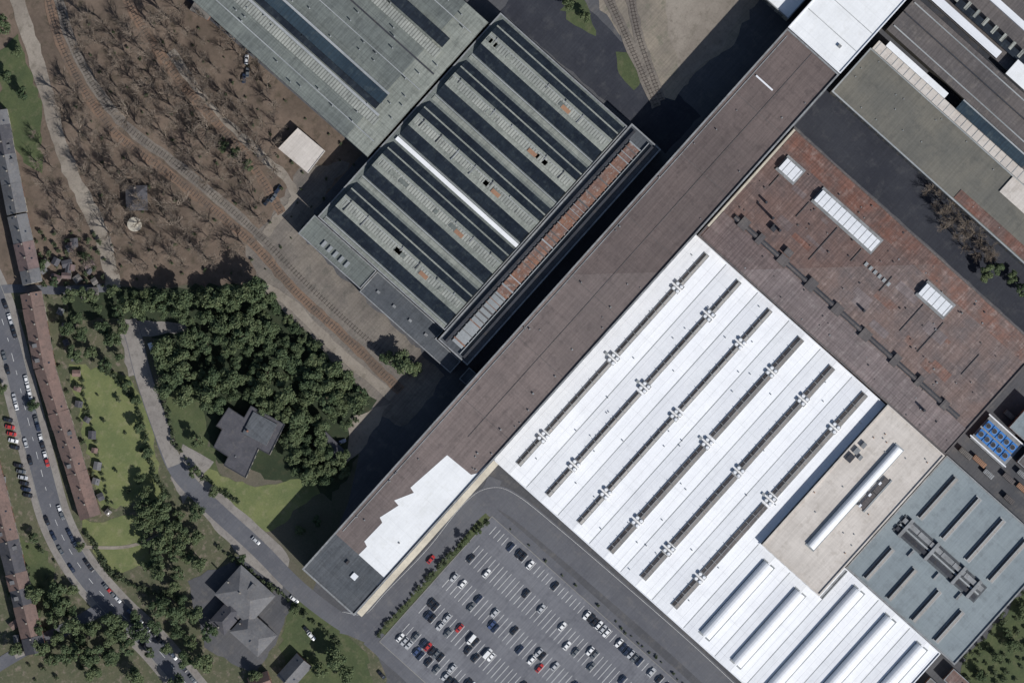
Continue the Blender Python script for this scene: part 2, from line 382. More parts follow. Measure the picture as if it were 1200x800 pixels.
# white shed hall
b=B('white_roof_factory_hall'); z=9
o=[WU(0,-12,z),WU(355,-12,z),WU(355,294,z),WU(136,294,z),WU(136,384,z),WU(181,384,z),WU(181,535,z),WU(0,535,z)]
prism(b,'roof_base',o,0,z-.4,'grey_metal','wall'); windows(b,o,0,z,5,3,1.8)
P=49.4
for k in range(-1,11):
    c=19+P*k; lim=355 if k<6 else 136 if k<8 else 181
    lo=max(c-P/2,-8); hi=min(c+P/2,533)
    if k==5: hi=292.5
    if k==7: hi=min(hi,390)
    if hi<=lo: continue
    zz=lambda v:z+.75*(1-abs(v-c)/(P/2))
    pr=[(lo,z-.45),(lo,zz(lo))]+([(c,zz(c))] if lo<c<hi else [])+[(hi,zz(hi)),(hi,z-.45)]
    usec(b,'pitched_roof','white_roof','u',.5,lim-.5,pr)
    if lo>0: ubox(b,'valley_gutter','gutter',2,lim-2,lo-.5,lo+.5,z-.02,z+.06)
    if k>=0:
        zr=z+.75
        if k<6:
            wd=6 if k<3 else 8
            for si,(a,e) in enumerate(((14,52),(66,174),(190,290),(300,346))):
                if k==0 and a==14: a=18
                a+=R.uniform(-2,2); e+=R.uniform(-2,2)
                ubox(b,'rooflight_curb','grey_metal',a-1,e+1,c-wd/2-.7,c+wd/2+.7,zr-.5,zr+.35)
                usec(b,'rooflight','browngrey_roof' if (k==5 and si==1) else 'glass_black','u',a,e,[(c-wd/2,zr+.3),(c-wd/2,zr+.5),(c,zr+.95),(c+wd/2,zr+.5),(c+wd/2,zr+.3)])
                ubox(b,'rooflight_ridge','grey_metal',a,e,c-.35,c+.35,zr+.8,zr+1.02)
                for q in range(int((e-a)/12)):
                    ubox(b,'rooflight_ribs','grey_metal',a+6+q*12,a+6.6+q*12,c-wd/2-.3,c+wd/2+.3,zr+.3,zr+1.0)
            for uc in (59,182,295):
                for du in (-3.8,3.2):
                    if R.random()<.06: continue
                    w2=R.uniform(5,6.5)
                    ubox(b,'ventilator_base','grey_metal',uc+du-2.4,uc+du+2.4,c-w2,c+w2,zr-.5,zr+.9,'wall')
                    for dv in (-3,3):
                        x,y=WU(uc+du,c+dv,zr+1.4); cyl(b,'ventilator_cowl','white_metal',x,y,zr+.9,zr+1.5,.9,10,.6)
            if R.random()<.7: ubox(b,'roof_fitting','gutter',181-1.5,183,c-12,c-8,z,z+1.1)
        else:
            e=124 if k<8 else 172
            barrel(b,'barrel_rooflight','white_metal',c,12,e,15,z+.4,2.6)
            ubox(b,'barrel_curb','gutter',10,e+2,c-8.5,c+8.5,z-.1,z+.7)
parapet(b,[WU(0,-8,z),WU(355,-8,z),WU(355,292,z),WU(136,292,z),WU(136,384,z),WU(181,384,z),WU(181,535,z),WU(0,535,z)],z-.4,1.25,.5,'white_metal')
for i in range(60):
    u=R.uniform(5,350); v=R.uniform(0,290)
    x,y=WU(u,v,z); cyl(b,'roof_pipes','gutter',x,y,z,z+1.2,.25,8)
b.done()

# beige block
b=B('beige_roof_building'); z=12.5
o=[WU(136,294,z),WU(357,294,z),WU(357,384,z),WU(136,384,z)]
prism(b,'roof',o,0,z,'beige_roof','wall_cream'); parapet(b,o,z,.7,.7,'beige_roof'); windows(b,o,8,z)
barrel(b,'barrel_rooflight','white_metal',338,172,328,11,z+.3,2.2); ubox(b,'barrel_curb','gutter',170,330,331.5,344.5,z,z+.35)
ubox(b,'rooflight','glass_black',246,292,349,355,z+.001,z+1.3); ubox(b,'rooflight_curb','gutter',244,294,356,358,z+.001,z+.8)
for u in (245,262,280): ubox(b,'rooflight_cap','white_metal',u,u+4,348,350.5,z+1.31,z+1.5)
for u,v,w in ((276,300,10),(288,301,8),(299,303,7),(286,310,6)):
    ubox(b,'air_handling_unit','dark_metal' if w>8 else 'grey_metal',u,u+w,v,v+w*.7,z,z+1.8)
for i in range(22):
    x,y=WU(R.uniform(145,350),R.uniform(298,380),z); cyl(b,'roof_vents','rust_patch' if i%3==0 else 'gutter',x,y,z,z+.6,.3,8)
b.done()

# blue grey roof
b=B('grey_roof_workshop'); z=10
o=[WU(181.5,385,z),WU(359,385,z),WU(359,556,z),WU(181.5,556,z)]
prism(b,'roof',o,0,z,'bluegrey_roof','wall'); parapet(b,o,z,.8,.7,'grey_metal'); windows(b,o,0,z)
for v in (411,447,485,521):
    for a,e in ((283,346),(188,234)):
        ubox(b,'rooflight_curb','gutter',a-1.2,e+1.2,v-4.4,v+4.4,z,z+.5)
        usec(b,'rooflight','glass_black','u',a,e,[(v-3.2,z+.5),(v-3.2,z+1),(v,z+1.7),(v+3.2,z+1),(v+3.2,z+.5)])
        ubox(b,'rooflight_ridge','gutter',a,e,v-.5,v+.5,z+1.5,z+1.85)
ubox(b,'duct_deck','slate_dark',251,275,396,524,z+.01,z+.4)
ubox(b,'duct','grey_metal',266,272,398,522,z+.6,z+1.7); ubox(b,'duct','dark_metal',254,259,398,522,z+.6,z+1.5)
ubox(b,'duct','gutter',261,263,398,522,z+.6,z+1.1)
for v in range(404,522,18): ubox(b,'duct_joint','dark_metal',265.5,272.5,v,v+.8,z+.6,z+1.8)
for v in (405,446,488,512): ubox(b,'air_handling_unit','grey_metal',250,276,v,v+4,z+.41,z+2.4)
for v in (430,470,505): ubox(b,'branch_duct','grey_metal',240,250,v,v+2.5,z+.2,z+1.2)
b.done()

# weathered felt roof building
b=B('felt_roof_factory'); z=12
o=[WU(355.5,-4,z),WU(526,-4,z),WU(526,384,z),WU(357.5,384,z)]
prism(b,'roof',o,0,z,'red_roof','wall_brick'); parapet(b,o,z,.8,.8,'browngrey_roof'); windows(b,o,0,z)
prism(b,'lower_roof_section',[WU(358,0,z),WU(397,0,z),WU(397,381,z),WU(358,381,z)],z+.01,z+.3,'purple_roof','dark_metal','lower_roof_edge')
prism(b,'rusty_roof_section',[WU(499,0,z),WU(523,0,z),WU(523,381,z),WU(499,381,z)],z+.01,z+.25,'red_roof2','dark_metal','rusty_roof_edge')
for i in range(16): # felt repair sheets
    u=R.uniform(408,484); v=R.uniform(6,350); a=R.uniform(4,13); c=R.uniform(8,34)
    prism(b,'felt_repair',[WU(u,v,z),WU(u+a,v,z),WU(u+a,v+c,z),WU(u,v+c,z)],z+.005,z+.02+.005*i,R.choice(('red_roof2','purple_roof','purple_roof')),'browngrey_roof')
ubox(b,'roof_trough','dark_metal',398,404,14,366,z+.31,z+1.3)
ubox(b,'roof_trough_cap','browngrey_roof',399.5,402,14,366,z+1.31,z+1.45)
for v in (22,50,84,128,170,214,262,300,340): ubox(b,'trough_housing','browngrey_roof',395+R.uniform(-1,1),408+R.uniform(-2,2),v,v+R.uniform(5,13),z+.32,z+1.9,'dark_metal')
ubox(b,'skirting_flashing','wall_cream',372,524,-3.2,-.6,z+.81,z+.95)
for v0,v1 in ((14,38),(70,160),(234,274)):
    ubox(b,'monitor_curb','grey_metal',474,497,v0-2,v1+2,z+.255,z+.8)
    ubox(b,'monitor_glazing','glass_dark',478,493,v0+.8,v1-.8,z+.8,z+2.3,'gutter')
    usec(b,'monitor_roof','white_metal','v',v0,v1,[(477.5,z+2.35),(485,z+2.9),(493.5,z+2.35)])
    v=v0+5
    while v<v1-2:
        usec(b,'monitor_ribs','grey_metal','v',v,v+.7,[(477,z+2.36),(485,z+2.96),(494,z+2.36)]); v+=8
for i in range(6): ubox(b,'small_rooflight','gutter',460,465,164+i*7,167.6+i*7,z,z+.6)
for u,v,hh in ((429,48,9),(424,64,5),(438,30,4),(420,200,4),(380,330,5)):
    x,y=WU(u,v,z); cyl(b,'chimney','dark_metal',x,y,z,z+hh,.7,10,.55)
ubox(b,'plant_box','dark_metal',418,426,54,60,z,z+2.4); ubox(b,'plant_box','browngrey_roof',408,416,84,94,z,z+2.2)
for i in range(8):
    v=20+i*44+R.uniform(-9,9); ubox(b,'roof_pipe_run','browngrey_roof',440+R.uniform(-20,20),472,v,v+.9,z+.26,z+.5)
for i in range(90):
    x,y=WU(R.uniform(362,520),R.uniform(5,378),z); cyl(b,'roof_vents',R.choice(('grey_metal','dark_metal','browngrey_roof')),x,y,z,z+R.uniform(.4,1.0),R.uniform(.2,.45),8)
b.done()

# monitor roof hall
b=B('monitor_roof_hall'); z=13
o=[WU(75,-350,z),WU(396,-350,z),WU(396,-150,z),WU(75,-150,z)]
prism(b,'roof',o,0,z,'greengrey','wall'); windows(b,o,0,z,5,3,2); parapet(b,o,z,.6,.6)
for i in range(5):
    t=395-64*i; V0,V1=-343,-153
    usec(b,'glazed_slope','glass_dark','v',V0,V1,[(t-3,z),(t-12,z+1.8)],False)
    usec(b,'ledge','greengrey_l','v',V0,V1,[(t-12,z+1.8),(t-13.8,z+1.9)],False)
    usec(b,'glazed_slope','glass_dark','v',V0,V1,[(t-13.8,z+1.9),(t-22.5,z+3.6)],False)
    usec(b,'monitor_roof','greengrey_l','v',V0,V1,[(t-22.5,z+3.6),(t-22.5,z+3.8),(t-26,z+4.2)],False)
    usec(b,'striped_rooflight','striped','v',V0+4,V1-4,[(t-26,z+4.25),(t-35,z+4.05)],False)
    usec(b,'monitor_roof','greengrey_l','v',V0,V1,[(t-26,z+4.2),(t-35,z+4.0),(t-41,z+3.5),(t-41,z+3.2)],False)
    usec(b,'glazed_slope','glass_dark','v',V0,V1,[(t-41,z+3.2),(t-56,z)],False)
    for v in (V0,V1):
        pr=[(t-3,z),(t-12,z+1.8),(t-13.8,z+1.9),(t-22.5,z+3.8),(t-26,z+4.2),(t-35,z+4.0),(t-41,z+3.5),(t-56,z)]
        b.add('monitor_gable','wall',[(*WU(q,v,zz),zz) for q,zz in pr],[tuple(range(8))])
    ubox(b,'ridge_cap','gutter',t-26.5,t-25.8,V0,V1,z+4.2,z+4.45)
    ubox(b,'gutter_walk','gutter',t-58,t-57,V0,V1,z+.01,z+.4)
    pv=-220+R.uniform(-4,4)
    ubox(b,'rust_panel','rust_patch',t-35,t-30,pv,pv+12,z+4.1,z+4.35)
    ubox(b,'valley_roof','white_plain' if i==2 else 'greengrey_l',t-64,t-59,V0,V1,z+.02,z+(1.0 if i==2 else .3))
    for j in range(7):
        if R.random()<.7: ubox(b,'hoist_rail',R.choice(('gutter','grey_metal','dark_metal')),t-25-R.uniform(0,14),t-23,V0+10+j*27,V0+11+j*27,z+3.7,z+4.5)
    for j in range(5):
        vv=R.uniform(V0,V1-20); ubox(b,'replaced_glazing',R.choice(('striped','greengrey','greengrey_l')),t-34,t-28.5,vv,vv+R.uniform(4,16),z+4.1,z+4.34)
b.done()
# craneway
b=B('covered_craneway'); z=13.5
o=[WU(62,-149,z),WU(402,-149,z),WU(402,-103,z),WU(62,-103,z)]
prism(b,'roof',o,0,z,'slate_dark','wall'); windows(b,o,0,z,5,3,2); parapet(b,o,z,.6,.7)
ubox(b,'rusted_bay','rust',150,385,-136,-121,z+.01,z+.8,'wall_cream'); ubox(b,'rusted_bay_lower','gutter',72,149.9,-136,-121,z+.01,z+.8,'grey_metal')
for u in range(76,385,7): ubox(b,'purlin',R.choice(('browngrey_roof','browngrey_roof','gutter','rust')),u,u+R.uniform(.6,2.2),-137,-120,z+.81,z+1.0)
for v in (-142,-114): ubox(b,'side_beam','dark_metal',66,398,v,v+3,z,z+1.6)
ubox(b,'side_rail','gutter',66,398,-119,-118,z,z+1.2)
b.done()
b=B('low_flat_workshop'); z=8
o=[WU(42,-255,z),WU(74,-255,z),WU(74,-151,z),WU(61,-151,z),WU(61,-112,z),WU(42,-112,z)]
prism(b,'roof',o,0,z,'slate_dark','wall'); windows(b,o,0,z); parapet(b,o,z,.5,.5)
for v in (-240,-215,-190,-165): ubox(b,'roof_hatch','grey_metal',55,58,v,v+4,z,z+.8)
b.done()
b=B('low_flat_workshop'); z=10
o=[WU(45,-354,z),WU(74,-354,z),WU(74,-256,z),WU(45,-256,z)]
prism(b,'roof',o,0,z,'greengrey','wall'); windows(b,o,0,z); parapet(b,o,z,.5,.5)
for i in range(5): ubox(b,'rooflight','gutter',52,60,-325+i*9,-321+i*9,z,z+.9)
b.done()
b=B('glazed_link_building'); z=7
o=[WU(44,-100,z),WU(62,-100,z),WU(62,-89,z),WU(44,-89,z)]
prism(b,'roof',o,0,z,'slate_dark','wall'); parapet(b,o,z,.5,.4); b.done()

# top left hall
b=B('large_shed_hall'); z=14
o=[WU(166,-760,z),WU(378,-760,z),WU(378,-353,z),WU(166,-353,z)]
prism(b,'roof_base',o,0,z-.5,'greengrey','wall'); windows(b,o,0,z-1,5,3,2)
usec(b,'roof','greengrey','v',-758,-388,[(166.5,z-.5),(166.5,z),(226,z+2.2),(290,z),(340,z+1.8),(377.5,z),(377.5,z-.5)])
usec(b,'roof_end','greengrey_l','v',-388,-354,[(166.5,z-.5),(166.5,z),(226,z+1.2),(290,z-.1),(340,z+.9),(377.5,z),(377.5,z-.5)])
ubox(b,'monitor','glass_teal',222,236,-750,-384,z+1,z+4.0,'glass_dark'); ubox(b,'monitor_ridge','gutter',236.2,239,-750,-384,z+1,z+3.8)
ubox(b,'monitor_glazing','glass_dark',214,221.8,-750,-384,z+1,z+2.8)
ubox(b,'striped_rooflight','striped',198,209,-750,-372,z,z+1.9); ubox(b,'rooflight_edge','gutter',209.5,212.5,-750,-376,z,z+2.3)
ubox(b,'striped_rooflight','striped',305,317,-750,-372,z,z+1.7); ubox(b,'monitor_glazing','glass_dark',320,334,-750,-374,z,z+3.4)
ubox(b,'gutter_walk','gutter',184,185.2,-755,-360,z,z+1.0); ubox(b,'gutter_walk','gutter',265,266,-755,-360,z,z+1.2)
ubox(b,'gutter_walk','dark_metal',289,291,-755,-360,z-.1,z+.3); ubox(b,'gutter_walk','gutter',355,356,-755,-360,z,z+1.5)
for i in range(60):
    x,y=WU(R.uniform(170,372),R.uniform(-600,-360),z); cyl(b,'roof_vents','gutter',x,y,z,z+2.8,.3,8)
b.done()

# NE buildings
b=B('gravel_roof_building'); z=13
o=[WU(586,0,z),WU(655,0,z),WU(655,420,z),WU(586,420,z)]
prism(b,'roof',o,0,z,'gravel_roof','wall'); windows(b,o,0,z); parapet(b,o,z,.7,.7,'gutter')
prism(b,'rusty_section',[WU(589,190,z),WU(602,190,z),WU(602,415,z),WU(589,415,z)],z+.01,z+.3,'red_roof2','dark_metal','rusty_section_edge')
for i in range(18):
    x,y=WU(R.uniform(595,650),R.uniform(5,260),z); cyl(b,'roof_vents','gutter',x,y,z,z+.5,.25,8)
ubox(b,'roof_slab','beige_roof',630,654,225,330,z+.01,z+.8)
b.done()
b=B('stepped_monitor_building'); z=16
ubox(b,'body','beige_roof',655.5,668,2,122,0,z,'wall_cream'); ubox(b,'lower_body','beige_roof',655.5,668,122.5,240,0,z-.6,'wall_cream')
ubox(b,'glazed_monitor','white_plain',668.2,676,12,104,0,z+1.5,'glass_dark')
ubox(b,'teal_monitor','glass_teal',668.2,681,122,226,0,z+1.8,'glass_dark'); ubox(b,'monitor_ridge','gutter',681.2,683,122,226,0,z+2.0)
for v in range(5,236,9): ubox(b,'roof_ribs','gutter',656,668,v,v+.6,z+.01 if v<120 else z-.59,z+.12 if v<120 else z-.45)
b.done()
b=B('brown_roof_sheds'); z=13
ubox(b,'roof','browngrey_roof',683.5,735,0,420,0,z,'wall'); ubox(b,'sunk_valley','dark_metal',735.2,742,0,420,0,z-4)  # dark metal valley set lower than the roofs either side
ubox(b,'roof','browngrey_roof',742.2,860,0,420,0,z,'wall')
for u,m,hh in ((692,'gutter',.5),(712,'dark_metal',1.2),(728,'gutter',.6)): ubox(b,'roof_strip',m,u,u+1.5,3,415,z,z+hh)
ubox(b,'white_monitor','white_metal',744,754,12,118,z,z+4,'glass_dark'); ubox(b,'rooflight','glass_dark',758,768,40,160,z,z+3)
for v in range(8,410,14): ubox(b,'small_rooflight','striped',762,773,v,v+4,z,z+3.2)
ubox(b,'white_hut','white_plain',738,760,138,175,z,z+5,'wall'); ubox(b,'white_monitor','white_metal',790,798,0,200,z,z+3)
b.done()
for u0,u1,v0,v1,z,m,nm in ((440,462,-480,-395,9,'slate_dark','brick_workshop'),(478,520,-470,-410,7,'browngrey_roof','brick_workshop'),
    (408,450,452,520,7,'browngrey_roof','plant_building'),(432,470,418,448,8,'bluegrey_roof','plant_building'),(160,178,558,600,5,'red_roof2','brick_outbuilding'),(455,515,452,540,9,'gravel_roof','plant_building'),
    (128,152,545,585,5,'shed_mix','brick_outbuilding')):
    b=B(nm); o=[WU(u0,v0,z),WU(u1,v0,z),WU(u1,v1,z),WU(u0,v1,z)]
    prism(b,'roof',o,0,z,m,'wall_brick'); parapet(b,o,z,.4,.4); windows(b,o,0,z)
    ubox(b,'roof_vent','gutter',(u0+u1)/2,(u0+u1)/2+4,(v0+v1)/2,(v0+v1)/2+5,z,z+1); b.done()
# chiller plant
b=B('cooling_plant'); z=5
ubox(b,'frame','grey_metal',392,428,392,444,0,z-1.2,'dark_metal')
for i in range(2):
    for j in range(5):
        u=404+i*13; v=399+j*9.4
        ubox(b,'unit_casing','hull_blue',u-5.4,u+5.4,v-4.2,v+4.2,z-1.18,z)
        x,y=WU(u,v,z+.3); cyl(b,'fan_ring','gutter',x,y,z,z+.3,1.3,14); cyl(b,'fan','dark_metal',x,y,z+.3,z+.36,1.15,14)
for u in (394,427): ubox(b,'pipework','white_metal',u,u+1.5,390,446,z-1.1,z-.6)
b.done()
for (u,v) in ((372,392),(376,410),(384,450),(440,402),(386,470),(372,430),(398,460),(366,468)):
    b=B('storage_container'); a=R.uniform(12,18)
    ubox(b,'body',R.choice(('rust_patch','grey_metal','shed_mix','browngrey_roof')),u,u+6,v,v+a,0.1,2.7)
    for q in range(int(a/2)): ubox(b,'ribs','dark_metal',u-.2,u+6.2,v+1+q*2,v+1.3+q*2,.1,2.76)
    b.done()

# ---------------- houses
def house(name,cx,cy,L,Wd,ang,he,hr,roof,wall='wall_brick',hip=0.0,chim=1,dorm=0):
    b=B(name); x0,y0=W(cx,cy,he); a=math.radians(ang); ca,sa=math.cos(a),math.sin(a)
    T=lambda x,y,z:(x0+x*ca-y*sa,y0+x*sa+y*ca,z)
    l,w=L/2,Wd/2
    fp=[T(-l,-w,0)[:2],T(l,-w,0)[:2],T(l,w,0)[:2],T(-l,w,0)[:2]]
    n=4
    b.add('walls',wall,[(x,y,0) for x,y in fp]+[(x,y,he) for x,y in fp],[(i,(i+1)%n,n+(i+1)%n,n+i) for i in range(n)])
    if not hip:
        b.add('walls',wall,[T(-l,-w,he),T(-l,w,he),T(-l,0,hr-.1),T(l,-w,he),T(l,w,he),T(l,0,hr-.1)],[(0,1,2),(3,4,5)])
    ov=.35; sl=(hr-he)/w; ze=he-ov*sl; le=l+(ov if hip else .0); rl=l-hip
    top=[T(-le,-w-ov,ze),T(le,-w-ov,ze),T(le,w+ov,ze),T(-le,w+ov,ze),T(-rl,0,hr),T(rl,0,hr)]
    fs=[(0,1,5,4),(2,3,4,5)]+([(1,2,5),(3,0,4)] if hip else [])
    b.add('roof',roof,top,fs)
    bot=[(x,y,z-.18) for x,y,z in top]
    b.add('eaves','gutter',top+bot,[(0,1,7,6),(2,3,9,8),(1,2,8,7),(3,0,6,9)])
    def bx(part,mat,xa,xb,ya,yb,za,zb):
        vs=[T(xa,ya,za),T(xb,ya,za),T(xb,yb,za),T(xa,yb,za),T(xa,ya,zb),T(xb,ya,zb),T(xb,yb,zb),T(xa,yb,zb)]
        b.add(part,mat,vs,[(0,1,5,4),(1,2,6,5),(2,3,7,6),(3,0,4,7),(4,5,6,7)])
    for c in range(chim):
        xx=(-l+.8) if c==0 else R.uniform(-l*.3,l*.6)
        bx('chimney','wall_brick',xx-.3,xx+.3,-.8,-.2,he,hr+.8); bx('chimney_cap','wall',xx-.36,xx+.36,-.86,-.14,hr+.8,hr+.9)
    for c in range(dorm):
        xx=-l+ (c+.5)*L/dorm; s=R.choice((-1,1))
        bx('dormer','tile_grey',xx-.9,xx+.9,min(s*w*.3,s*w*.75),max(s*w*.3,s*w*.75),he,he+(hr-he)*.72)
    for c in range(R.randint(0,2)):
        xx=R.uniform(-rl*.7,rl*.7); s=R.choice((-1,1)); y1,y2=s*w*.45,s*w*.62
        zt=lambda y:hr-(abs(y)/w)*(hr-he)+.08
        b.add('roof_window','window',[T(xx-.4,y1,zt(y1)),T(xx+.4,y1,zt(y1)),T(xx+.4,y2,zt(y2)),T(xx-.4,y2,zt(y2))],[(0,1,2,3)])
    windows(b,fp,0,he,2.8,1.2,1.3,2.8)
    bx('door','door',-l+1.0,-l+2.0,-w-.09,-w,0,2.1)
    b.done()
def terrace(p,q,n,wd,he,hr,roofs,nm='terraced_house'):
    a=Vector(W(*p)); c=Vector(W(*q)); L=(c-a).length/n; ang=math.degrees(math.atan2(c.y-a.y,c.x-a.x))
    for i in range(n):
        t=(i+.5)/n; x=p[0]+(q[0]-p[0])*t; y=p[1]+(q[1]-p[1])*t
        house(nm,x,y,L-.02,wd+R.uniform(-.3,.3),ang,he+R.uniform(-.15,.15),hr+R.uniform(-.15,.15),R.choice(roofs),R.choice(('wall_brick','wall','wall_cream')),0,1,R.choice((0,0,1)))
terrace((36,343),(52,430),5,9.5,6,9.0,['tile_brown'])
terrace((52,430),(106,606),10,9.2,6,9.0,['tile_brown'])
terrace((-4,130),(20,250),7,9,6,9.3,['tile_grey','tile_grey','tile_dark'])
terrace((20,252),(38,332),5,9,6,9.3,['tile_grey','tile_brown'])
terrace((-14,540),(42,765),12,9.5,6.5,10,['tile_brown','tile_brown','tile_dark'])
DK=['tile_grey','tile_brown','tile_dark','tile_dark','shed_mix']
for i in range(17):
    x=R.uniform(42,112); y=R.uniform(275,334)
    house('garden_shed',x,y,R.uniform(2.5,5),R.uniform(2.2,3.5),R.uniform(-20,100),2.2,R.uniform(2.6,3.1),R.choice(DK),'wall',0,0)
for i in range(14):
    t=i/13; house('garden_shed',72+t*52+R.uniform(-4,4),365+t*235,R.uniform(2.2,4),R.uniform(2.2,3),R.uniform(0,90),2.2,2.7,R.choice(DK),'wall',0,0)
for i in range(14):
    t=i/13; house('garden_shed',-2+t*28+R.uniform(-5,5),545+t*220,R.uniform(2.5,5),3,R.uniform(0,90),2.3,2.9,R.choice(DK),'wall',0,0)
# flat roofed villa
b=B('flat_roof_villa'); z=6
vp=[(268,477),(286,489),(294,475),(334,497),(316,533),(303,526),(288,560),(262,545),(267,535),(250,524),(260,503),(253,499)]
o=[W(x,y,z) for x,y in vp]
prism(b,'roof',o,0,z,'tile_dark','wall'); parapet(b,o,z,.35,.35,'dark_metal'); windows(b,o,0,z,3.2,1.8,1.4,2.9)
o=[W(x,y,z+.9) for x,y in [(297,482),(325,497),(312,522),(284,507)]]
prism(b,'upper_roof',o,z,z+.9,'slate_dark','wall','upper_walls')
x,y=W(290,505,8); cyl(b,'chimney','wall_brick',x,y,z+.9,z+2.4,.5,8); x,y=W(276,535,8); cyl(b,'roof_vent','grey_metal',x,y,z,z+.7,.3,8)
b.done()
house('hipped_roof_house',287,697,21,18,-42,6.5,9.6,'tile_grey','wall_cream',7,2,1)
house('hipped_roof_house',297,742,17,13,-42,6,8.8,'tile_grey','wall_cream',5,1)
house('hipped_roof_house',266,722,14,9,48,5.5,8.0,'tile_dark','wall_cream',4,1)
house('brick_house',345,786,14,9,48,5,8.2,'tile_grey','wall_brick',0,1)
house('brick_house',305,800,10,8,20,4,7,'tile_brown','wall_brick',0,1)
house('garden_pavilion',386,525,13,8,-45,3.5,4.6,'tile_dark','wall',3.5,0)
house('small_lodge',160,232,11,9.5,-88,4.2,6.2,'tile_dark','wall',4,1)
house('garden_shed',105,344,8,5,5,3,4,'shed_mix','wall',0,0)
b=B('storage_shed'); z=4.5
o=[W(349,150,z),W(381,177,z),W(361,203,z),W(326,174,z)]
prism(b,'roof',o,0,z,'beige_roof','wall'); parapet(b,o,z,.3,.3,'beige_roof'); windows(b,o,0,z); b.done()
b=B('water_tank'); x,y=W(158,263); cyl(b,'shell','wall_cream',x,y,0,2.5,3.4,24); cyl(b,'lid','wall_cream',x,y,2.5,3.2,3.4,24,.4); b.done()
b=B('brick_outbuilding'); z=4; o=[W(228,2,z),W(250,14,z),W(243,24,z),W(222,12,z)]; prism(b,'roof',o,0,z,'shed_mix','wall_brick'); windows(b,o,0,z); b.done()

# ---------------- parking
b=B('parking_lot')
pz=nz()+.002
pp=[WU(-50,36),WU(-50,420),WU(-248,420),WU(-248,36)]
b.add('surface','parking',[(x,y,pz) for x,y in ccw(pp)],[(0,1,2,3)])
rows=[(-68,-56),(-97.5,-85.5),(-110,-98),(-138.5,-126.5),(-151,-139),(-179.5,-167.5),(-192,-180),(-220.5,-208.5),(-233,-221)]
vs=[];fs=[]
for (u0,u1) in rows:
    for k in range(50):
        v=48+6.3*k
        o=len(vs)
        for (uu,vv) in ((u0,v),(u1,v),(u1,v+.5),(u0,v+.5)):
            x,y=WU(uu,vv); vs.append((x,y,pz+.006))
        fs.append((o,o+1,o+2,o+3))
b.add('stall_markings','paint',vs,fs)
parapet(b,pp,0,.26,.3,'kerb')
b.done()

